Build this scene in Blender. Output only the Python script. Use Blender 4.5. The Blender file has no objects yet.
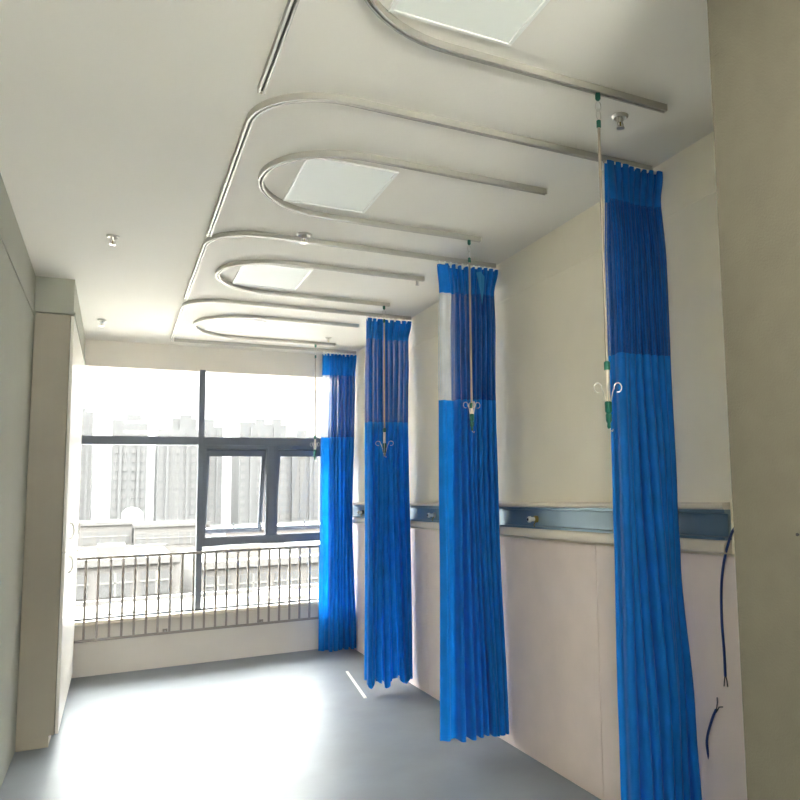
import bpy, bmesh, math, random
from mathutils import Vector, Matrix
random.seed(7)
COL = bpy.context.scene.collection
PI = math.pi
SKY = [(0,.68),(.165,.68),(.22,9),(.50,12),(.70,17),(.9,48),(1,48)]   # sky radiance by height above the horizon
H = 3.03            # ceiling height
XR = 2.178          # right wall
XL = -0.495         # left wall
YW = 8.02           # window wall (inner face)

# ------------------------------------------------------------------ materials
def lin(c):
    return tuple(((v/255)/12.92 if v/255 <= .04045 else ((v/255+.055)/1.055)**2.4) for v in c)

def mat(name, rgb, rough=.6, metal=0., spec=.5, noise=None, bump=None, coat=0.):
    """noise=(scale, amount) colour variation; bump=(scale, strength)"""
    m = bpy.data.materials.new(name); m.use_nodes = True
    nt = m.node_tree; b = nt.nodes['Principled BSDF']
    c = lin(rgb)
    b.inputs['Base Color'].default_value = (*c, 1)
    b.inputs['Roughness'].default_value = rough
    b.inputs['Metallic'].default_value = metal
    b.inputs['Specular IOR Level'].default_value = spec
    b.inputs['Coat Weight'].default_value = coat
    tc = nt.nodes.new('ShaderNodeTexCoord')
    if noise:
        n = nt.nodes.new('ShaderNodeTexNoise'); n.inputs['Scale'].default_value = noise[0]
        n.inputs['Detail'].default_value = 6
        nt.links.new(tc.outputs['Object'], n.inputs['Vector'])
        r = nt.nodes.new('ShaderNodeValToRGB')
        r.color_ramp.elements[0].position = .3; r.color_ramp.elements[1].position = .7
        r.color_ramp.elements[0].color = (*[v*(1-noise[1]) for v in c], 1)
        r.color_ramp.elements[1].color = (*[min(1, v*(1+noise[1])) for v in c], 1)
        nt.links.new(n.outputs['Fac'], r.inputs['Fac']); nt.links.new(r.outputs['Color'], b.inputs['Base Color'])
    if bump:
        n = nt.nodes.new('ShaderNodeTexNoise'); n.inputs['Scale'].default_value = bump[0]
        n.inputs['Detail'].default_value = 4
        nt.links.new(tc.outputs['Object'], n.inputs['Vector'])
        u = nt.nodes.new('ShaderNodeBump'); u.inputs['Strength'].default_value = bump[1]
        u.inputs['Distance'].default_value = .004
        nt.links.new(n.outputs['Fac'], u.inputs['Height']); nt.links.new(u.outputs['Normal'], b.inputs['Normal'])
    return m

def cloth_mat(name, rgb, trans=.4, net=0.):
    m = bpy.data.materials.new(name); m.use_nodes = True
    nt = m.node_tree; nt.nodes.clear(); N = nt.nodes.new; L = nt.links.new
    out = N('ShaderNodeOutputMaterial'); c = lin(rgb)
    tc = N('ShaderNodeTexCoord')
    nz = N('ShaderNodeTexNoise'); nz.inputs['Scale'].default_value = 9; nz.inputs['Detail'].default_value = 3
    L(tc.outputs['UV'], nz.inputs['Vector'])
    rp = N('ShaderNodeValToRGB')
    rp.color_ramp.elements[0].position = .3; rp.color_ramp.elements[1].position = .7
    rp.color_ramp.elements[0].color = (*[v*.88 for v in c], 1); rp.color_ramp.elements[1].color = (*[min(1, v*1.1) for v in c], 1)
    L(nz.outputs['Fac'], rp.inputs['Fac'])
    p = N('ShaderNodeBsdfPrincipled'); p.inputs['Roughness'].default_value = .55
    p.inputs['Sheen Weight'].default_value = .12; p.inputs['Specular IOR Level'].default_value = .25
    t = N('ShaderNodeBsdfTranslucent')
    L(rp.outputs['Color'], p.inputs['Base Color']); L(rp.outputs['Color'], t.inputs['Color'])
    mx = N('ShaderNodeMixShader'); mx.inputs[0].default_value = trans
    L(p.outputs[0], mx.inputs[1]); L(t.outputs[0], mx.inputs[2])
    last = mx
    if net:
        tr = N('ShaderNodeBsdfTransparent')
        w = N('ShaderNodeTexWave'); w.inputs['Scale'].default_value = 30; w.bands_direction = 'X'
        w.inputs['Distortion'].default_value = .0
        L(tc.outputs['UV'], w.inputs['Vector'])
        w2 = N('ShaderNodeTexWave'); w2.inputs['Scale'].default_value = 60; w2.bands_direction = 'Y'
        L(tc.outputs['UV'], w2.inputs['Vector'])
        a = N('ShaderNodeMath'); a.operation = 'MULTIPLY'; L(w.outputs['Fac'], a.inputs[0]); L(w2.outputs['Fac'], a.inputs[1])
        mr = N('ShaderNodeMapRange'); mr.inputs['From Min'].default_value = 0; mr.inputs['From Max'].default_value = .6
        mr.inputs['To Min'].default_value = net-.25; mr.inputs['To Max'].default_value = min(1, net+.3)
        L(a.outputs[0], mr.inputs['Value'])
        m2 = N('ShaderNodeMixShader'); L(mr.outputs[0], m2.inputs[0]); L(mx.outputs[0], m2.inputs[1]); L(tr.outputs[0], m2.inputs[2])
        last = m2
    L(last.outputs[0], out.inputs[0])
    return m

def glass_mat(name):
    m = bpy.data.materials.new(name); m.use_nodes = True
    nt = m.node_tree; nt.nodes.clear(); N = nt.nodes.new; L = nt.links.new
    out = N('ShaderNodeOutputMaterial'); tr = N('ShaderNodeBsdfTransparent'); gl = N('ShaderNodeBsdfGlossy')
    tr.inputs[0].default_value = (.93, .95, .94, 1); gl.inputs['Roughness'].default_value = .02
    fr = N('ShaderNodeFresnel'); fr.inputs[0].default_value = 1.25
    mx = N('ShaderNodeMixShader'); L(fr.outputs[0], mx.inputs[0]); L(tr.outputs[0], mx.inputs[1]); L(gl.outputs[0], mx.inputs[2])
    L(mx.outputs[0], out.inputs[0]); return m

M = {
 'ceiling': mat('ceiling paint', (228,224,215), .9, spec=.08, bump=(60,.12), noise=(.8,.02)),
 'wall': mat('cream wallcloth', (240,233,216), .9, spec=.1, noise=(2.5,.03), bump=(220,.35)),
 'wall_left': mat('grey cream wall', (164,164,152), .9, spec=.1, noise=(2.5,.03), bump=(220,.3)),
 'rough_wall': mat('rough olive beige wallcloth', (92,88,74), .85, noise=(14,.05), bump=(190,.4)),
 'upper': mat('upper wall paint', (226,221,208), .9, spec=.1, bump=(80,.2)),
 'panel': mat('greige wall panel', (238,222,213), .7, noise=(6,.03), bump=(300,.15)),
 'floor': mat('grey vinyl floor', (132,138,144), .42, spec=.18, noise=(3,.07), bump=(25,.08)),
 'white': mat('white plastic', (235,235,230), .4),
 'trim': mat('white trim', (226,222,210), .5),
 'alu': mat('track aluminium', (182,179,170), .48, metal=.5, spec=.4),
 'slot': mat('track slot', (60,58,52), .7),
 'steel': mat('stainless steel', (205,200,190), .3, metal=.8),
 'rod': mat('grey steel rod', (168,158,142), .4, metal=.3),
 'tube': mat('white enamel tube', (225,215,195), .35, metal=.2),
 'green': mat('green plastic', (10,95,75), .4),
 'frame': mat('anthracite window frame', (92,99,110), .45),
 'guard': mat('grey painted steel', (150,142,134), .5),
 'rail_metal': mat('blue grey aluminium', (128,148,158), .33, metal=.55, noise=(3,.05)),
 'cream': mat('cream cover strip', (222,212,196), .4),
 'cabinet': mat('greige wardrobe laminate', (158,151,136), .5, noise=(4,.03)),
 'door': mat('white wardrobe door', (228,224,216), .3),
 'dark': mat('dark rubber', (25,25,28), .6),
 'brass': mat('brass', (170,150,90), .35, metal=.9),
 'cable': mat('blue cable', (18,48,110), .5),
 'diffuser': mat('light diffuser', (240,243,237), .6, spec=.35),
 'blue': cloth_mat('blue curtain cloth', (14,128,216), .42),
 'net': cloth_mat('blue curtain net', (10,98,186), .34, net=.26),
 'net_pale': cloth_mat('pale curtain net', (196,208,222), .4, net=.45),
 'header': cloth_mat('blue curtain header', (14,112,196), .36),
 'glass': glass_mat('window glass'),
 'sill': mat('cream stone sill', (214,204,188), .4),
 'below': mat('greige plaster', (226,220,210), .9, spec=.1, noise=(3,.03)),
}

# ------------------------------------------------------------------ builders
def tag(o, label=None, cat=None, group=None, kind=None):
    if label: o['label'] = label
    if cat: o['category'] = cat
    if group: o['group'] = group
    if kind: o['kind'] = kind
    return o

def empty(name, loc=(0,0,0), rz=0):
    o = bpy.data.objects.new(name, None); COL.objects.link(o)
    o.location = loc; o.rotation_euler = (0,0,rz); o.empty_display_size = .05
    return o

class MB:
    def __init__(s): s.bm = bmesh.new()
    def box(s, x0, x1, y0, y1, z0, z1, bev=0., mtx=None):
        r = bmesh.ops.create_cube(s.bm, size=1)
        vs = r['verts']
        for v in vs:
            v.co = Vector(((x0+x1)/2+v.co.x*(x1-x0), (y0+y1)/2+v.co.y*(y1-y0), (z0+z1)/2+v.co.z*(z1-z0)))
        if bev:
            es = list({e for v in vs for e in v.link_edges})
            rb = bmesh.ops.bevel(s.bm, geom=es, offset=bev, segments=2, affect='EDGES', profile=.5)
            vs = list({v for f in rb['faces'] for v in f.verts} | {v for v in vs if v.is_valid})
        if mtx:
            for v in vs: v.co = mtx @ v.co
        return s
    def lathe(s, prof, at=(0,0,0), n=24, axis=None):
        """prof: list of (r, z)"""
        q = Vector((0,0,1)).rotation_difference(Vector(axis)).to_matrix() if axis else Matrix.Identity(3)
        rings = []
        for r, z in prof:
            rings.append([s.bm.verts.new(q @ Vector((r*math.cos(2*PI*k/n), r*math.sin(2*PI*k/n), z)) + Vector(at)) for k in range(n)])
        for a, b in zip(rings, rings[1:]):
            for k in range(n): s.bm.faces.new((a[k], a[(k+1)%n], b[(k+1)%n], b[k]))
        s.bm.faces.new(list(reversed(rings[0]))); s.bm.faces.new(rings[-1])
        return s
    def tube(s, pts, r, n=10, closed=False):
        pts = [Vector(p) for p in pts]; rings = []; N = len(pts)
        prev = None
        for i, p in enumerate(pts):
            if closed: t = pts[(i+1)%N]-pts[i-1]
            else: t = pts[min(i+1, N-1)]-pts[max(i-1, 0)]
            t.normalize()
            if prev is None:
                u = t.orthogonal().normalized()
            else:
                u = (prev - t*prev.dot(t)).normalized()
            prev = u; w = t.cross(u)
            rr = r[i] if isinstance(r, (list, tuple)) else r
            rings.append([s.bm.verts.new(p+u*rr*math.cos(2*PI*k/n)+w*rr*math.sin(2*PI*k/n)) for k in range(n)])
        prs = list(zip(rings, rings[1:])) + ([(rings[-1], rings[0])] if closed else [])
        for a, b in prs:
            for k in range(n): s.bm.faces.new((a[k], a[(k+1)%n], b[(k+1)%n], b[k]))
        if not closed:
            s.bm.faces.new(list(reversed(rings[0]))); s.bm.faces.new(rings[-1])
        return s
    def sweep(s, path, prof):
        """path: list of (x,y); prof: closed list of (side, z)"""
        P = [Vector((p[0], p[1], 0)) for p in path]; rings = []
        for i, p in enumerate(P):
            d = []
            if i > 0: d.append((P[i]-P[i-1]).normalized())
            if i < len(P)-1: d.append((P[i+1]-P[i]).normalized())
            t = sum(d, Vector()).normalized(); nrm = Vector((t.y, -t.x, 0))
            k = 1/max(.3, t.dot(d[0]))
            rings.append([s.bm.verts.new(p + nrm*a*k + Vector((0,0,z))) for a, z in prof])
        n = len(prof)
        for a, b in zip(rings, rings[1:]):
            for k in range(n): s.bm.faces.new((a[k], a[(k+1)%n], b[(k+1)%n], b[k]))
        s.bm.faces.new(list(reversed(rings[0]))); s.bm.faces.new(rings[-1])
        return s
    def build(s, name, m, parent=None, smooth=False, loc=None):
        bmesh.ops.recalc_face_normals(s.bm, faces=s.bm.faces)
        me = bpy.data.meshes.new(name); s.bm.to_mesh(me); s.bm.free()
        o = bpy.data.objects.new(name, me); COL.objects.link(o)
        me.materials.append(m)
        if smooth:
            for p in me.polygons: p.use_smooth = True
            try:
                me.set_sharp_from_angle(angle=math.radians(40))
            except Exception: pass
        if parent: o.parent = parent
        if loc: o.location = loc
        return o

def copy_tree(o, parent=None):
    c = o.copy(); COL.objects.link(c); c.parent = parent
    for ch in list(o.children): copy_tree(ch, c)
    return c

def arc(cx, cy, r, a0, a1, n=14):
    return [(cx+r*math.cos(math.radians(a0+(a1-a0)*k/n)), cy+r*math.sin(math.radians(a0+(a1-a0)*k/n))) for k in range(n+1)]

def struct(o): o['kind'] = 'structure'; return o

# ------------------------------------------------------------------ room shell
YB = -3.2
struct(MB().box(XL-.2, XR+.2, YB-.2, YW+.25, -.12, 0).build('floor', M['floor']))
struct(MB().box(XL-.2, XR+.2, YB-.2, YW+.25, H, H+.15).build('ceiling', M['ceiling']))
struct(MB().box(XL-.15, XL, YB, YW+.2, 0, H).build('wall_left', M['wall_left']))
struct(MB().box(XR, XR+.15, 1.2, YW+.2, 0, H).build('wall_right', M['wall']))
# projecting bathroom block beside the camera
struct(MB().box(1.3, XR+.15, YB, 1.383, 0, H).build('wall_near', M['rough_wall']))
# entrance wall behind the camera, with an unseen glazed opening added for fill light
wb = MB(); wb.box(XL, -.3, YB-.15, YB, 0, H); wb.box(1.1, 1.3, YB-.15, YB, 0, H); wb.box(-.3, 1.1, YB-.15, YB, 2.9, H)
wb.box(-.3, 1.1, YB-.15, YB, 0, .3)
struct(wb.build('wall_back', M['wall']))
w2 = struct(empty('fill_window', (.4, YB-.08, .3)))
f = MB(); f.box(-.7,-.66,-.03,.03,0,2.6); f.box(.66,.7,-.03,.03,0,2.6); f.box(-.66,.66,-.03,.03,0,.04); f.box(-.66,.66,-.03,.03,2.56,2.6)
f.build('window_frame', M['frame'], w2)
MB().box(-.66,.66,-.004,.004,.04,2.56).build('pane', M['glass'], w2)
# window wall: header, wall under the window, reveals
wf = MB()
wf.box(XL, XR, YW, YW+.2, 2.785, H)
wf.box(2.12, XR, YW, YW+.2, .45, 2.785)
wf.box(XL, -.31, YW, YW+.2, .45, 2.785)
wf.box(XL, XR, YW, YW+.2, 0, .45)
struct(wf.build('wall_front', M['below']))
struct(MB().box(-.31, 2.12, 7.925, YW+.02, .452, .488, .006).build('trim_1', M['sill']))
# wallcloth edge strips near the ceiling
tb = MB(); tb.box(XR-.005, XR, 1.39, YW, 2.765, 2.80, .002)
struct(tb.build('trim_2', M['wall']))
tb = MB(); tb.box(XL, XL+.007, YB, 5.87, 2.755, 2.79, .002)
struct(tb.build('trim_3', M['wall_left']))
# wall panels under the rail with open joints
tb = MB()
ys = [1.40, 2.105, 3.31, 4.515, 5.72, 6.925, 8.01]
for a, b in zip(ys, ys[1:]): tb.box(XR-.012, XR+.002, a+.003, b-.003, .0, 1.254, .0015)
struct(tb.build('trim_4', M['panel']))
# boxed-in soffit over the wardrobes
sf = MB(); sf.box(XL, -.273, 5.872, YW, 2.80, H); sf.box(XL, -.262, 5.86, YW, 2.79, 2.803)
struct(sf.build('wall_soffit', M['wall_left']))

# ------------------------------------------------------------------ window
W = struct(empty('window_1', (0, 8.06, 0)))
fy0, fy1 = -.03, .04
f = MB()
f.box(-.33,-.29,fy0,fy1,.455,2.85); f.box(2.08,2.13,fy0,fy1,.455,2.85)
f.box(-.29,2.08,fy0,fy1,2.80,2.85); f.box(-.29,2.08,fy0,fy1,.458,.502)
f.build('window_frame', M['frame'], W)
MB().box(.702,.754,fy0-.012,fy1,.502,2.80,.003).build('mullion', M['frame'], W)
MB().box(-.29,2.08,fy0-.008,fy1,2.062,2.140,.003).build('transom', M['frame'], W)
MB().box(.754,2.08,fy0-.008,fy1,1.088,1.160,.003).build('transom', M['frame'], W)
f = MB(); f.box(1.350,1.422,fy0-.008,fy1,1.160,2.062,.003).build('mullion', M['frame'], W)
for x0, x1 in ((.754,1.350),(1.422,2.08)):
    f = MB()
    f.box(x0,x0+.026,fy0,fy1,1.16,2.062); f.box(x1-.014,x1,fy0,fy1,1.16,2.062)
    f.box(x0+.026,x1-.014,fy0,fy1,2.022,2.062); f.box(x0+.026,x1-.014,fy0,fy1,1.160,1.170)
    f.build('vent_frame', M['frame'], W)
for a in ((-.29,.702,2.14,2.80),(.754,2.08,2.14,2.80),(-.29,.702,.502,2.062),(.754,2.08,.502,1.088)):
    MB().box(a[0]+.001,a[1]-.001,.002,.010,a[2]+.001,a[3]-.001).build('pane', M['glass'], W)
for x0, x1 in ((.782,1.334),(1.450,2.064)):     # top hung sashes, pushed open at the foot
    s = empty('sash'); s.parent = W; s.location = (0, .0, 2.018); s.rotation_euler = (math.radians(15),0,0)
    g = MB(); h = -.845
    g.box(x0,x0+.026,-.02,.03,h,0,.002); g.box(x1-.038,x1,-.02,.03,h,0,.002)
    g.box(x0+.026,x1-.038,-.02,.03,-.062,0,.002); g.box(x0+.026,x1-.038,-.02,.03,h,h+.045,.002)
    g.build('sash_frame', M['frame'], s)
    MB().box(x0+.027,x1-.039,.0,.008,h+.046,-.063).build('pane', M['glass'], s)
    xc = (x0+x1)/2
    q = MB(); q.box(xc-.03,xc+.03,-.032,-.02,h+.010,h+.030,.002); q.box(xc-.006,xc+.006,-.044,-.032,h+.010,h+.105,.003)
    q.build('handle', M['frame'], s)
    q = MB()
    for xx in (x0+.012, x1-.018): q.box(xx-.005,xx+.005,-.10,.0,h+.09,h+.10)
    q.build('stay_arm', M['steel'], s)

# guard rail in front of the window
GR = tag(empty('guard_rail', (0, 7.88, .33)), 'low grey metal guard rail of thin upright bars across the window', 'railing')
MB().box(-.285,2.17,-.014,.014,.698,.722,.004).build('top_rail', M['guard'], GR)
MB().box(-.285,2.17,-.012,.012,-.010,.012,.003).build('bottom_rail', M['guard'], GR)
x = -.199; k = 0
while x < 2.14:
    MB().box(x-.0095,x+.0095,-.008,.008,.012,.698,.002).build('baluster', M['guard'], GR); x += .0968; k += 1
for xx in (.45, 1.30):
    MB().box(xx-.006,xx+.006,.01,.145,-.004,.006).box(xx-.02,xx+.02,.128,.14,-.02,.02,.002).build('bracket', M['guard'], GR)
for xx, zz in ((-.29,.71),):
    MB().lathe([(.024,0),(.024,.012),(.014,.02),(.014,.05)], (xx-.018,0,zz), 16, (1,0,0)).build('end_cap', M['dark'], GR, True)

# ------------------------------------------------------------------ ceiling tracks
def track_prof():
    # C channel open below: width 26 mm, height 26 mm
    w, t = .0120, .0042
    zt, zb = H-.0005, H-.027
    return [(-w,zt),(w,zt),(w,zb),(t,zb),(t,zb+.012),(-t,zb+.012),(-t,zb),(-w,zb)]
def slot_prof():
    t = .0041; zb = H-.027+.0105
    return [(-t,zb),(t,zb),(t,zb+.0012),(-t,zb+.0012)]
def ctrack(path, label, group, closed_ends=True, name='curtain_track', cat='curtain track'):
    r = tag(empty(name, (path[0][0], path[0][1], H-.027)), label, cat, group)
    o = MB().sweep(path, track_prof()).build('channel', M['alu'], r, True)
    s = MB().sweep(path, slot_prof()).build('slot', M['slot'], r)
    for ob in (o, s):
        for v in ob.data.vertices: v.co -= r.location
    for (px, py), (qx, qy) in ((path[0], path[1]), (path[-1], path[-2])):
        d = Vector((px-qx, py-qy, 0)).normalized()
        m = Matrix.Translation(Vector((px, py, H-.0135)) - r.location) @ Matrix.Rotation(math.atan2(d.y, d.x), 4, 'Z')
        MB().box(-.001,.003,-.0135,.0135,-.0145,.013,.001,m).build('end_cap', M['trim'], r)
    return r
GT = 'L shaped curtain tracks on the ceiling'
XT = .426
ctrack([(.432,1.42),(.429,2.787)], 'short straight end of ceiling curtain track nearest the camera, left of the wide loops', None)
ctrack([(XR-.02,2.722)]+[(XT+.32,2.722)]+arc(XT+.32,3.042,.32,-90,-180,14)[1:]+[(XT,4.50)], 'curved ceiling curtain track that carries the nearest blue curtain', GT)
ctrack([(XR-.02,4.39)]+[(XT+.30,4.39)]+arc(XT+.30,4.69,.30,-90,-180,14)[1:]+[(.422,6.06)], 'curved ceiling curtain track that carries the second nearest blue curtain', GT)
ctrack([(XR-.02,6.03)]+[(XT+.28,6.03)]+arc(XT+.28,6.31,.28,-90,-180,14)[1:]+[(.424,7.70)], 'curved ceiling curtain track that carries the third blue curtain', GT)
ctrack([(XR-.02,7.71),(.448,7.70)], 'straight ceiling curtain track running along the window header', None)
GU = 'U shaped infusion tracks on the ceiling'
def utrack(y0, y1, xe0, xe1, label, x0=.556):
    r = (y1-y0)/2; yc = (y0+y1)/2; cx = x0+r
    p = [(xe0,y0),(cx,y0)]+arc(cx,yc,(y1-y0)/2,-90,-270,28)[1:]+[(xe1,y1)]
    return ctrack(p, label, GU, name='infusion_track', cat='infusion track')
utrack(1.42, 2.237, 1.85, 1.857, 'U shaped ceiling track nearest the camera, partly cut off by the top edge', .525)
utrack(3.165, 3.955, 1.842, 1.848, 'U shaped ceiling track around the large bright ceiling panel')
u3 = utrack(4.875, 5.655, 1.842, 1.850, 'U shaped ceiling track between the second and third curtain tracks')
utrack(6.48, 7.38, 1.835, 1.86, 'U shaped ceiling track nearest the window')
MB().box(1.785,1.80,4.865,4.885,2.975,3.003,.002).lathe([(.012,0),(.012,.006)],(1.7925,4.875,2.966),12).build('end_stop', M['steel'], u3)
for o in u3.children:
    if o.name.startswith('end_stop'):
        for v in o.data.vertices: v.co -= u3.location

# ------------------------------------------------------------------ ceiling lights
def lamp(x0, x1, y0, y1, label):
    r = tag(empty('ceiling_light', ((x0+x1)/2, (y0+y1)/2, H-.012)), label, 'ceiling light', 'flat square panels in the ceiling')
    a, b, t = (x1-x0)/2, (y1-y0)/2, .014
    f = MB(); f.box(-a,a,-b,-b+t,0,.011,.002); f.box(-a,a,b-t,b,0,.011,.002); f.box(-a,-a+t,-b+t,b-t,0,.011,.002); f.box(a-t,a,-b+t,b-t,0,.011,.002)
    f.build('frame', M['white'], r)
    MB().box(-a+t,a-t,-b+t,b-t,.005,.011).build('diffuser', M['diffuser'], r)
lamp(.700,1.122,1.57,2.142,'flat ceiling light panel nearest the camera, cut off by the top edge')
lamp(.703,1.118,3.27,3.838,'bright ceiling light panel inside the second U shaped track')
lamp(.676,1.108,4.97,5.535,'ceiling light panel inside the third U shaped track')
def fill_lamp(y):  # unseen glowing panels added in the corridor to brighten the near room
    m = bpy.data.materials.get('fill light diffuser')
    if not m:
        m = mat('fill light diffuser', (240,238,228), .4); b = m.node_tree.nodes['Principled BSDF']
        b.inputs['Emission Color'].default_value = (1,.95,.87,1); b.inputs['Emission Strength'].default_value = 27
    r = tag(empty('ceiling_light', (.4, y, H-.012)), 'unseen fill light panel added in the corridor ceiling %s' % ('behind the camera' if y > -.5 else 'by the entrance'), 'ceiling light', 'added fill light panels')
    MB().box(-.3,.3,-.3,.3,.003,.011).build('frame', M['white'], r)
    MB().box(-.285,.285,-.285,.285,.0,.0028).build('diffuser', m, r)
fill_lamp(.05); fill_lamp(-2.2)
lamp(.660,1.090,6.63,7.16,'ceiling light panel inside the U shaped track nearest the window')

# ------------------------------------------------------------------ sprinklers
def sprinkler(x, y, label, s=1.):
    r = tag(empty('sprinkler', (x, y, H)), label, 'sprinkler', None)
    MB().lathe([(.034*s,-.001),(.034*s,-.004),(.026*s,-.011),(.022*s,-.009),(.016*s,-.004)],(0,0,0),28).build('rosette', M['steel'], r, True)
    MB().lathe([(.010*s,-.004),(.010*s,-.022),(.007*s,-.026)],(0,0,0),16).build('body', M['steel'], r, True)
    f = MB()
    for sg in (-1,1): f.tube([(sg*.007*s,0,-.022),(sg*.013*s,0,-.032),(sg*.012*s,0,-.042),(0,0,-.050)], .0022, 8)
    f.build('yoke', M['steel'], r, True)
    MB().lathe([(.003,-.026),(.003,-.046)],(0,0,0),10).build('bulb', M['brass'], r, True)
    MB().lathe([(.004,-.049),(.017*s,-.050),(.017*s,-.0525),(.004,-.0535)],(0,0,0),20).build('deflector', M['steel'], r, True)
sprinkler(1.744, 2.384, 'chrome ceiling sprinkler right of the nearest hanging rod', 1.0)
sprinkler(-.048, 4.80, 'chrome ceiling sprinkler on the open left ceiling, nearer of the two', 1.0)
sprinkler(-.130, 7.12, 'small ceiling sprinkler on the left close to the window header', 1.)
sprinkler(.912, 4.325, 'chrome ceiling sprinkler with wide rosette beside the second curtain track', 1.3)
sprinkler(1.732, 7.13, 'small ceiling sprinkler beside the farthest hanging rod', .9)

# ------------------------------------------------------------------ hanging infusion poles
def spiral_hook(ang, s=1.):
    """wire hook leaving the pole foot, rising and curling outward"""
    pts = []
    ca, sa = math.cos(ang), math.sin(ang)
    prof = [(.004,-.115),(.008,-.09),(.014,-.06),(.020,-.035),(.026,-.022)]
    for k in range(11):
        a = math.radians(200-k*31); prof.append((.044+.017*math.cos(a), -.018+.017*math.sin(a)))
    for rr, z in prof: pts.append((rr*ca*s, rr*sa*s, z))
    return pts
def pole(x, y, zt, zcol, zb, label, rz, sc=1., flat=False):
    r = tag(empty('infusion_pole', (x, y, zb), rz), label, 'infusion pole', 'hanging infusion poles on the U shaped tracks')
    t = zt-zb; c = zcol-zb
    MB().box(-.008,.008,-.008,.008,t-.004,t+.010,.002).lathe([(.004,t-.03),(.010,t-.022),(.010,t-.004)],(0,0,0),12).build('glider', M['green'], r, True)
    # two chain rings and the top collar
    tr = t-.03
    ring = MB()
    ring.tube([(.010*math.cos(a), 0, tr-.020+.019*math.sin(a)) for a in [2*PI*k/20 for k in range(20)]], .0019, 6, True)
    ring.build('chain_ring', M['steel'], r, True)
    ring = MB()
    ring.tube([(.013*math.cos(a)*.7, .013*math.cos(a)*.7, tr-.054+.020*math.sin(a)) for a in [2*PI*k/20 for k in range(20)]], .0019, 6, True)
    ring.build('chain_ring', M['steel'], r, True)
    ct = tr-.074
    MB().lathe([(.004,ct),(.0085,ct-.003),(.0085,ct-.028),(.006,ct-.030)],(0,0,0),14).build('collar', M['green'], r, True)
    MB().lathe([(.0058,c+.004),(.0058,ct-.028)],(0,0,0),14).build('rod', M['rod'], r, True)
    MB().lathe([(.0115,c-.016),(.0115,c+.012),(.007,c+.016)],(0,0,0),14).build('collar', M['green'], r, True)
    MB().lathe([(.0085,.095),(.0085,c-.014)],(0,0,0),14).build('lower_tube', M['tube'], r, True)
    MB().lathe([(.004,.0),(.007,.006),(.006,.02),(.011,.028),(.011,.05),(.008,.055),(.013,.062),(.013,.095),(.009,.098)],(0,0,0),14).build('foot', M['green'], r, True)
    for k in range(4):
        p = [(a, b, z+(.165 if not flat else .115)) for a, b, z in spiral_hook(k*PI/2, .82 if not flat else 1.1)]
        MB().tube(p, .0019, 6).build('hook', M['steel'], r, True)
    # little catch below the foot
    MB().tube([(0,0,.004),(.004,0,-.006),(.012,0,-.010),(.014,0,-.002)], .0018, 6).build('catch', M['steel'], r, True)
pole(1.538, 2.237, 3.003, 1.975, 1.748, 'white hanging rod with green collars and wire hooks nearest the camera', -math.radians(29))
pole(1.776, 3.955, 3.003, 2.03, 1.885, 'white hanging rod in front of the second blue curtain', -math.radians(5))
pole(1.805, 5.655, 3.003, 2.03, 1.832, 'white hanging rod in front of the third blue curtain', -math.radians(18), flat=True)
pole(1.67, 7.38, 3.003, 2.10, 1.886, 'thin hanging rod seen against the bright window', -math.radians(40))

# ------------------------------------------------------------------ curtains
def interp(keys, z):
    ks = sorted(keys, key=lambda k: k[0])
    if z <= ks[0][0]: return ks[0][1:]
    for a, b in zip(ks, ks[1:]):
        if z <= b[0]:
            t = (z-a[0])/(b[0]-a[0]); t = t*t*(3-2*t)
            return tuple(a[i]+(b[i]-a[i])*t for i in range(1, len(a)))
    return ks[-1][1:]

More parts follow.
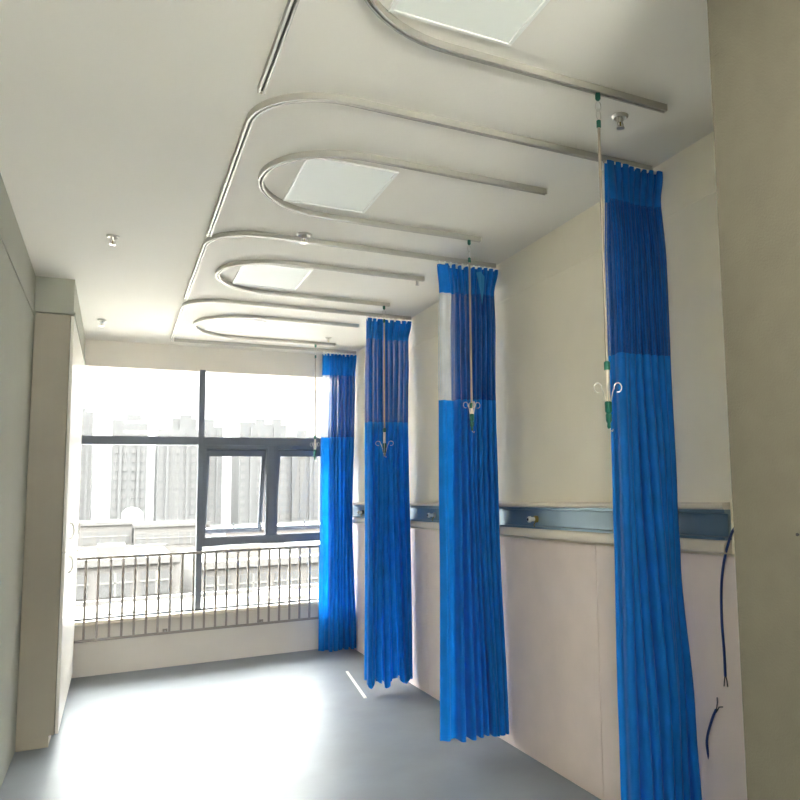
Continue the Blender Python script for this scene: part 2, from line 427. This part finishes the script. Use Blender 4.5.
def curtain(Y, keys, zs, label, seed, n=13, flat=.0, amp=.065, zbot=.05, jag=0.):
    """keys: (z, x left, x right, y shift); zs = (top, header foot, net foot)"""
    rnd = random.Random(seed)
    r = tag(empty('privacy_curtain', ((keys[0][1]+keys[0][2])/2, Y, zbot)), label, 'curtain', 'blue privacy curtains')
    def widths(j):
        w = [1+rnd.uniform(-j, j) for _ in range(n)]; s = sum(w); c = [0]
        for v in w: c.append(c[-1]+v/s)
        return c
    wt, wm, wb_ = widths(.15), widths(.45), widths(.6)
    at = [rnd.uniform(.75,1) for _ in range(n)]; ab = [rnd.uniform(.5,1.4) for _ in range(n)]
    sx = [rnd.uniform(-.6,.6) for _ in range(n)]
    NS = 12
    ph = [rnd.uniform(0, 6) for _ in range(6)]
    def pt(i, k, z):
        # i pleat, k step inside pleat
        top, bot = zs[0], zbot
        t = (top-z)/(top-bot)
        def cw(j): return wt[j]*(1-min(1,t*2))+wm[j]*min(1,t*2) if t < .5 else wm[j]*(2-2*t)+wb_[j]*(2*t-1)
        u = cw(i)+(cw(i+1)-cw(i))*k/NS
        xl, xr, dy = interp(keys, z)
        a = at[i]*(1-t)+ab[i]*t
        A = amp*a*(1-.12*math.sin(3*t+ph[0]))*min(1, .32+t*5)
        s = k/NS*2*PI
        yy = -A*math.sin(s-PI/2)*1.0
        # round the crests
        yy = A*math.copysign(abs(math.sin(s-PI/2))**.8, -math.sin(s-PI/2))
        xx = u*(xr-xl) + .010*math.sin(s*2)*(1+sx[i]) + .004*math.sin(7*t+ph[1]+i)
        xx = min(max(xx, -.004), xr-xl+.004)
        f0 = flat
        if f0:
            xx = f0 + xx*(1-f0/(xr-xl))
        yy += .010*math.sin(5*t+ph[2]+i*.9) + dy
        return (xl+xx, Y+yy-.0, z)
    def flatpts(z):
        if not flat: return []
        xl, xr, dy = interp(keys, z)
        a = pt(0, 0, z)
        out = []
        for q in range(10):
            u = q/10
            out.append((xl+(a[0]-xl)*u, a[1]-.03*math.sin(PI*u)+.012*math.sin(u*9+z*1.3)-.012*math.sin(z*1.3)*(1-u), z))
        return out
    tot = flat*1.1+n*.14
    def sheet(name, m, z0, z1, rows, part=None):
        bm = bmesh.new(); uvl = bm.loops.layers.uv.new('UVMap'); grid = []; uvs = []
        for j in range(rows+1):
            z = z0+(z1-z0)*j/rows
            pts = flatpts(z)
            for i in range(n):
                for k in range(NS if i < n-1 else NS+1): pts.append(pt(i, k, z))
            if part == 'strip': pts = pts[:11]
            elif part == 'rest': pts = pts[10:]
            if name == 'cloth_body' and jag and j == rows:
                pts = [(p[0], p[1], p[2]+jag*(.5+.5*math.sin(q*.21+seed)+.3*math.sin(q*.73))) for q, p in enumerate(pts)]
            if name == 'header' and j == 0:
                pts = [(p[0], p[1], p[2]-.006*(.5+.5*math.cos(q/NS*2*PI*1.0))) for q, p in enumerate(pts)]
            us = [0]
            for a, b in zip(pts, pts[1:]): us.append(us[-1]+.011)
            grid.append([bm.verts.new(p) for p in pts]); uvs.append([(u, z) for u in us])
        for j in range(rows):
            for q in range(len(grid[0])-1):
                fc = bm.faces.new((grid[j][q], grid[j+1][q], grid[j+1][q+1], grid[j][q+1]))
                for lp, (jj, qq) in zip(fc.loops, ((j,q),(j+1,q),(j+1,q+1),(j,q+1))): lp[uvl].uv = uvs[jj][qq]
                fc.smooth = True
        for v in bm.verts: v.co -= r.location
        me = bpy.data.meshes.new(name); bm.to_mesh(me); bm.free(); me.materials.append(m)
        o = bpy.data.objects.new(name, me); COL.objects.link(o); o.parent = r
        return o
    sheet('header', M['header'], zs[0], zs[1], 6)
    sheet('net_panel', M['net'], zs[1], zs[2], 14, 'rest' if flat else None)
    if flat: sheet('net_strip', M['net_pale'], zs[1], zs[2], 14, 'strip')['label'] = 'pale see-through net strip'
    sheet('cloth_body', M['blue'], zs[2], zbot, 44)
    # white heading tape and hooks into the track
    xl, xr, dy = interp(keys, zs[0])
    cnt = 11
    for q in range(cnt):
        xx = xl+.012+(xr-xl-.03)*q/(cnt-1)
        yy = Y
        if xx > XR-.035: continue
        h = MB().lathe([(.007,2.990-zs[0]),(.007,3.001-zs[0])],(0,0,0),8)
        h.box(-.006,.006,-.003,.003,-.02,2.990-zs[0])
        o = h.build('hook', M['white'], r); o.location = Vector((xx, yy, zs[0]))-r.location
    tp = MB().box(xl+.004,min(xr,XR-.012)-.006,-.004,.004,-.006,.004)
    o = tp.build('heading_tape', M['white'], r); o.location = Vector((0, Y+dy, zs[0]))-r.location
    o.location.x = -r.location.x
    return r
# (z, xl, xr, dy)
curtain(2.722, [(2.98,1.866,2.176,-.05),(2.80,1.866,2.138,-.055),(2.13,1.862,2.135,-.06),(1.48,1.848,2.128,-.09),(1.25,1.845,2.130,-.10),(.6,1.812,2.150,-.14),(.1,1.79,2.15,-.16)],
        (2.98,2.795,2.112), 'nearest and widest blue pleated curtain hanging right of the nearest rod', 3, n=8, amp=.05, zbot=.08)
c2_ = curtain(4.39, [(2.985,1.750,2.177,-.01),(2.80,1.765,2.128,-.02),(2.12,1.762,2.115,-.02),(1.4,1.755,2.122,-.02),(.1,1.73,2.135,-.05)],
        (2.985,2.797,2.115), 'second nearest blue curtain, with a pale see-through net strip on its left', 11, n=8, flat=.085, amp=.06, zbot=.08)
fl = MB()
fp = [(1.975,2.925),(2.005,2.935),(2.030,2.905),(2.024,2.84),(2.012,2.72),(2.004,2.78),(1.988,2.85)]
A_ = [fl.bm.verts.new((x_, 4.298-.012*math.sin((z_-2.7)*12), z_)) for x_, z_ in fp]; B_ = [fl.bm.verts.new((v.co.x, v.co.y+.003, v.co.z)) for v in A_]
fl.bm.faces.new(A_); fl.bm.faces.new(list(reversed(B_)))
for k in range(len(fp)): fl.bm.faces.new((A_[k], A_[(k+1)%len(fp)], B_[(k+1)%len(fp)], B_[k]))
fo = fl.build('fold_flap', cloth_mat('light blue flap', (60,150,205), .3), c2_); fo.location = -c2_.location
fo['label'] = 'lighter blue loose fold'
curtain(6.03, [(2.985,1.775,2.165,0),(2.81,1.775,2.128,-.01),(2.12,1.775,2.118,-.01),(.1,1.765,2.135,-.02)],
        (2.985,2.81,2.125), 'third blue curtain from the camera, its ragged hem just above the floor', 21, n=8, amp=.06, zbot=.045, jag=.05)
curtain(7.71, [(2.985,1.818,2.165,0),(2.77,1.820,2.150,-.0),(2.12,1.815,2.140,-.0),(1.4,1.812,2.128,0),(1.25,1.812,2.128,0),(.05,1.80,2.158,-.0)],
        (2.985,2.765,2.13), 'bright blue curtain hanging next to the window, farthest from the camera', 31, n=7, flat=.075, amp=.05, zbot=.03)

# ------------------------------------------------------------------ equipment rail on the right wall
RY0, RY1 = 2.33, YW-.01
er = tag(empty('equipment_rail', (XR, RY0, 1.264)), 'long cream and blue-grey equipment rail fixed along the right wall', 'wall rail')
def bulge(z0, z1, d, k=8):
    pr = [(0, z0)]
    for q in range(k+1):
        a = PI*q/k; pr.append((d*math.sin(a)**.6 if 0 < q < k else 0.002, z0+(z1-z0)*(1-math.cos(a))/2))
    pr.append((0, z1)); return pr
def yextrude(pr, name, m):
    mb = MB(); bm = mb.bm
    A = [bm.verts.new((-a, 0, z)) for a, z in pr]; B = [bm.verts.new((-a, RY1-RY0, z)) for a, z in pr]
    n = len(pr)
    for k in range(n): bm.faces.new((A[k], A[(k+1)%n], B[(k+1)%n], B[k]))
    bm.faces.new(A); bm.faces.new(list(reversed(B)))
    return mb.build(name, m, er, True)
yextrude([(.0,.177),(.030,.177),(.040,.181),(.044,.190),(.042,.199),(.034,.205),(.0,.206)], 'top_cover', M['cream'])
yextrude([(0,.001),(.036,.001),(.044,.008),(.046,.022),(.044,.038),(.036,.050),(.030,.055),(.0,.055)], 'bottom_cover', M['cream'])
yextrude([(0,.055),(.036,.055),(.036,.066),(.016,.070),(.014,.160),(.034,.164),(.034,.177),(0,.177)], 'channel', M['rail_metal'])
def outlet(y, label, m1):
    r = tag(empty('gas_outlet', (XR-.016, y, 1.373)), label, 'gas outlet', 'outlets in the equipment rail')
    MB().lathe([(.020,0),(.020,.014),(.016,.018)],(0,0,0),20,(-1,0,0)).build('collar', m1, r, True)
    MB().lathe([(.012,.016),(.012,.040),(.018,.043),(.018,.056),(.014,.060)],(0,0,0),20,(-1,0,0)).build('knob', M['white'], r, True)
    MB().lathe([(.008,.058),(.008,.0625)],(0,0,0),16,(-1,0,0)).build('button', M['dark'], r, True)
    MB().tube([(-.012,-.012,-.01),(-.03,-.016,-.03),(-.026,-.014,-.045)], .003, 8).build('lever', M['brass'], r, True)
outlet(3.915, 'round white gas outlet in the wall rail between the two nearest curtains', M['brass'])
outlet(5.53, 'round white gas outlet in the wall rail between the second and third curtains', M['steel'])
outlet(7.45, 'dark gas outlet in the wall rail between the two farthest curtains', M['dark'])

# blue cables near the pillar
def cable(pts, name, label, split=None):
    r = tag(empty(name, pts[-1]), label, 'cable')
    P0 = Vector(pts[-1])
    def smooth(ps):
        ps = [Vector(p) for p in ps]; out = []
        for i in range(len(ps)-1):
            p0, p1, p2, p3 = ps[max(i-1,0)], ps[i], ps[i+1], ps[min(i+2,len(ps)-1)]
            for k in range(8):
                t = k/8; out.append(.5*((2*p1)+(p2-p0)*t+(2*p0-5*p1+4*p2-p3)*t*t+(3*p1-p0-3*p2+p3)*t**3))
        out.append(ps[-1]); return [q-P0 for q in out]
    MB().tube(smooth(pts), .0055, 8).build('sheath', M['cable'], r, True)
    for s in split or []:
        MB().tube([Vector(p)-P0 for p in s], .0025, 6).build('wire', M['dark'], r, True)
cable([(2.120,2.22,1.40),(2.122,2.27,1.35),(2.155,2.355,1.24),(2.160,2.385,1.13),(2.160,2.392,1.0),(2.158,2.385,.88),(2.158,2.385,.78)], 'blue_cable',
      'dark blue cable hanging down from the near end of the wall rail', [[(2.158,2.385,.79),(2.158,2.377,.765),(2.158,2.374,.742)],[(2.158,2.385,.79),(2.158,2.391,.765),(2.158,2.395,.74)]])
cable([(2.172,2.52,.42),(2.155,2.51,.50),(2.150,2.47,.59),(2.150,2.44,.64)], 'blue_cable',
      'short split cable end sticking up low on the wall by the pillar', [[(2.15,2.44,.63),(2.15,2.42,.655),(2.15,2.40,.66)],[(2.15,2.44,.63),(2.15,2.43,.67),(2.15,2.43,.69)]])
nl = tag(MB().lathe([(.0022,0),(.0022,.003),(.004,.004),(.0035,.0055)],(0,0,0),10,(-1,0,0)).build('nail', M['dark'], None, True, (1.2999,1.185,1.425)),
         'small dark nail head in the rough beige wall at the right edge', 'nail')

# ------------------------------------------------------------------ wardrobes
def wardrobe(y0, y1, label):
    r = tag(empty('wardrobe', (XL, y0, 0)), label, 'wardrobe', 'built-in wardrobes')
    L = y1-y0; D = .205
    MB().box(0.002,D,0,L,.07,2.786,.002).build('body', M['cabinet'], r)
    MB().box(0.002,D-.03,.003,L-.003,0,.07).build('plinth', M['cabinet'], r)
    for c in range(2):
        a, b = L/2*c+.002, L/2*(c+1)-.002
        for z0, z1, hz in ((.075,1.208,1.10),(1.214,2.78,1.335)):
            d = MB().box(D+.003,D+.021,a,b,z0,z1,.0015).build('door', M['door'], r)
            hy = b-.045 if c == 0 else a+.045
            pts = [(D+.020,hy,hz-.055),(D+.036,hy,hz-.05),(D+.044,hy,hz-.03),(D+.047,hy,hz),(D+.044,hy,hz+.03),(D+.036,hy,hz+.05),(D+.020,hy,hz+.055)]
            MB().tube(pts, .0035, 8).build('handle', M['steel'], d, True)
    return r
wardrobe(5.88, 6.88, 'nearer built-in wardrobe with greige side panel and white doors on the left wall')
wardrobe(6.885, 7.855, 'farther built-in wardrobe beside the window, only its white doors seen edge-on')

# loose strip on floor
st = tag(MB().box(-.011,.011,-.48,.48,0,.008,.002).build('floor_strip', M['white'], None, False, (1.777,6.36,0)),
         'thin pale strip lying on the grey floor in front of the third curtain', 'trim strip')
st.rotation_euler.z = -.12

# ------------------------------------------------------------------ city outside
G = -26.
bm_wall = mat('hazy tower concrete', (29,29,29), .8, noise=(.05,.04))
bm_win = mat('tower window band', (28,27,26), .6)
bm_low = mat('low block plaster', (45,42,39), .8, noise=(.1,.05))
bm_roof = mat('flat roof felt', (46,44,42), .9, noise=(.3,.08))
bm_bar = mat('window bars', (62,60,57), .6)
bm_ground = mat('street ground', (50,50,49), .9, noise=(.02,.1))
struct(MB().box(-260,460,12,620,G-.5,G).build('ground', bm_ground))
struct(MB().box(-14,20,YW+.26,18.0,G,-3.05).build('bounce_roof_edge', mat('dark low bounce roof', (62,60,57), .9, noise=(3,.2))))  # unseen near part of the added roof, dark to limit light on the ceiling
struct(MB().box(-16,24,18,33,G,-3.0).build('bounce_roof', mat('pale bounce coating', (140,138,134), .7, noise=(.6,.04))))  # unseen pale roof added below the sill to bounce sky light onto the ceiling
struct(MB().box(-16,24,33,33.3,G,-2.75).build('roof_parapet', M['below']))
struct(MB().box(-8,9,-16,YB-.16,G,-.6).build('rear_bounce_terrace', mat('white bounce coating', (226,224,218), .7, noise=(.6,.04))))  # unseen white reflector added outside the rear opening, lights the near ceiling
struct(MB().box(XL-1,XR+1,YW+.25,9.6,2.86,3.02).build('shade_canopy', M['below']))  # unseen slab added to keep high sky light off the floor
def tower(x0, x1, y, zt, crown, label, cols=4):
    d = 22; xc = (x0+x1)/2; w = (x1-x0)/2
    r = tag(empty('tower_block', (xc, y, G)), label, 'building', None)
    h = zt-G
    MB().box(-w,w,0,d,0,h).build('wall', bm_wall, r)
    for q, (a, b, up) in enumerate(crown): MB().box(a*w,b*w,3-q,d-3+q,h,h+up).build('roof_house', bm_wall, r)
    for k in range(cols):
        c = -w+(k+.5)*2*w/cols
        m = MB(); z = 4.
        ww = w/cols*.5
        while z < h-3:
            m.box(c-ww,c+ww,-.25,0,z,z+1.7); z += 3.1
        m.build('window', bm_win, r)
    for c in (-w*.5, w*.5):
        MB().box(c-.35*w/cols,c+.35*w/cols,-.8,0,2,h-1).build('fin', bm_wall, r)
tower(-13,-7,300,32.5,[(-.9,.2,1.4)],'narrow pale tower block, leftmost on the hazy skyline',3)
tower(-1.2,9.8,300,30,[(-.2,.6,2.2),(.6,.95,.8)],'pale tower block with stepped crown, second from the left on the skyline',4)
tower(13,26,300,27.,[(-.3,.95,4.2),(.1,.7,5.4)],'pale stepped tower block just left of the thick mullion',5)
tower(28,35,305,28.5,[(-1,.2,3.)],'pale tower block just right of the thick mullion',3)
tower(40.3,57,300,29.3,[(-1,-.3,1.0),(-.3,.1,2.2),(.4,.8,2.4)],'widest pale tower block above the right hand opening panes',6)
tower(60,74,320,26.5,[(-.2,.4,3.)],'faint pale tower block behind the hanging rod by the window',5)
tower(80,96,330,30,[(-.5,.4,2.)],'faint pale tower block hidden mostly behind the far curtain',5)
def lowblock(x0, x1, y, zt, d, label, nw, wh, rows=1, hutch=None, zw=1.4):
    xc = (x0+x1)/2; w = (x1-x0)/2; h = zt-G
    r = tag(empty('low_block', (xc, y, G)), label, 'building', None)
    MB().box(-w,w,0,d,0,h).build('wall', bm_low, r)
    MB().box(-w-.3,w+.3,-.3,.3,h-.3,h+.35).box(-w-.3,w+.3,d-.3,d+.3,h-.3,h+.35).build('parapet', bm_roof, r)
    MB().box(-w,w,.3,d-.3,h,h+.05).build('roof', bm_roof, r)
    for k in range(nw):
        c = -w+(k+.5)*2*w/nw
        for q in range(rows):
            z = h-zw-wh-q*(wh+1.2)
            o = MB().box(c-w/nw*.72,c+w/nw*.72,-.12,0,z,z+wh).build('window', bm_win, r)
            MB().box(c-w/nw*.05,c+w/nw*.05,-.2,-.1,z,z+wh).box(c-w/nw*.8,c+w/nw*.8,-.2,-.1,z+wh*.55,z+wh*.62).build('window_bar', bm_bar, o)
    if hutch:
        for hx0, hx1, hh in hutch: MB().box(hx0*w,hx1*w,d*.3,d*.6,h,h+hh).build('roof_house', bm_low, r)
lowblock(-7,3,160,-2.3,20,'long low block with a row of windows at the far left of the lower pane',5,2.2,2)
lowblock(3.4,16,158,-2.9,20,'long low block with a row of windows left of the mullion',6,2.2,2)
tag(lowblock and MB().lathe([(1.9,0),(1.9,1.4),(1.6,2.0),(1.0,2.5),(.3,2.7)],(0,0,0),24).build('roof_tank', bm_low, None, True, (3.2,168,-2.25)),
    'round domed tank standing on the low block roof', 'roof tank')
lowblock(18,46,150,-4.,22,'wide low block behind the guard rail in the right pane',9,1.8,2)
lowblock(-12,5.6,84,-4.2,24,'nearer flat roofed block at lower left with large framed windows',5,2.2,2,[(-.6,-.1,1.6),(.2,.5,1.2)],1.0)
lowblock(7.2,26,78,-4.6,24,'nearer flat roofed block behind the guard rail at lower right',6,2.0,2,[(-.7,-.3,1.4),(.1,.6,1.0)],1.0)
lowblock(-9,16,46,-5.6,16,'closest flat roof just below the window with low parapets',7,1.4,1,[(-.3,0,.8),(.4,.6,.9)],.8)

# haze in the air outside
hz = bpy.data.materials.new('city haze'); hz.use_nodes = True
nt = hz.node_tree; nt.nodes.clear()
o = nt.nodes.new('ShaderNodeOutputMaterial'); v = nt.nodes.new('ShaderNodeVolumeScatter')
v.inputs['Color'].default_value = (.0066,.0065,.0063,1); v.inputs['Density'].default_value = .0022; v.inputs['Anisotropy'].default_value = .2
nt.links.new(v.outputs[0], o.inputs['Volume'])
tag(MB().box(-250,450,20,600,G+.2,90).build('haze', hz), 'pale haze hanging over the city outside the window', 'haze', kind='stuff')

# ------------------------------------------------------------------ world, camera
w = bpy.data.worlds.new('overcast sky'); bpy.context.scene.world = w; w.use_nodes = True
wn = w.node_tree; bg = wn.nodes['Background']; bg.inputs[1].default_value = 1.0
# overcast sky: brightest overhead, dimmer in the haze at the horizon
tcw = wn.nodes.new('ShaderNodeTexCoord'); sx_ = wn.nodes.new('ShaderNodeSeparateXYZ'); wn.links.new(tcw.outputs['Generated'], sx_.inputs[0])
rw = wn.nodes.new('ShaderNodeFloatCurve'); cv = rw.mapping.curves[0]; rw.mapping.use_clip = True
for q, (zz, vv) in enumerate(SKY):
    if q == 0: cv.points[0].location = (zz, vv/100)
    elif q == len(SKY)-1: cv.points[len(cv.points)-1].location = (zz, vv/100)
    else: cv.points.new(zz, vv/100)
for p_ in cv.points: p_.handle_type = 'VECTOR'
rw.mapping.update()
wn.links.new(sx_.outputs['Z'], rw.inputs['Value'])
sm = wn.nodes.new('ShaderNodeMath'); sm.operation = 'MULTIPLY'; sm.inputs[1].default_value = 100
wn.links.new(rw.outputs[0], sm.inputs[0])
cw_ = wn.nodes.new('ShaderNodeVectorMath'); cw_.operation = 'SCALE'; cw_.inputs[0].default_value = (1.0,.99,.975)
wn.links.new(sm.outputs[0], cw_.inputs['Scale']); wn.links.new(cw_.outputs[0], bg.inputs[0])

cam = bpy.data.cameras.new('camera'); co = bpy.data.objects.new('camera', cam); COL.objects.link(co)
cam.sensor_width = 36; cam.lens = 761.0/800*36
cam.shift_x = (400-534.46)/800; cam.shift_y = (412.81-400)/800
cam.clip_end = 2000; cam.clip_start = .02
yaw, pit, rol = [math.radians(a) for a in (28.914, 5.940, -1.388)]
fw = Vector((math.sin(yaw)*math.cos(pit), math.cos(yaw)*math.cos(pit), math.sin(pit)))
rt = Vector((math.cos(yaw), -math.sin(yaw), 0)); up = rt.cross(fw)
r2 = rt*math.cos(rol)+up*math.sin(rol); u2 = -rt*math.sin(rol)+up*math.cos(rol)
co.matrix_world = Matrix(((r2.x,u2.x,-fw.x,0),(r2.y,u2.y,-fw.y,0),(r2.z,u2.z,-fw.z,1.53),(0,0,0,1)))
sc = bpy.context.scene; sc.camera = co
sc.view_settings.view_transform = 'Standard'; sc.view_settings.look = 'None'
sc.view_settings.gamma = 1; sc.view_settings.use_curve_mapping = False; sc.view_settings.exposure = 1.8
sc.cycles.use_denoising = True
sc.cycles.max_bounces = 14; sc.cycles.diffuse_bounces = 9; sc.cycles.transparent_max_bounces = 40
sc.cycles.volume_bounces = 1
sc.cycles.sample_clamp_indirect = 10
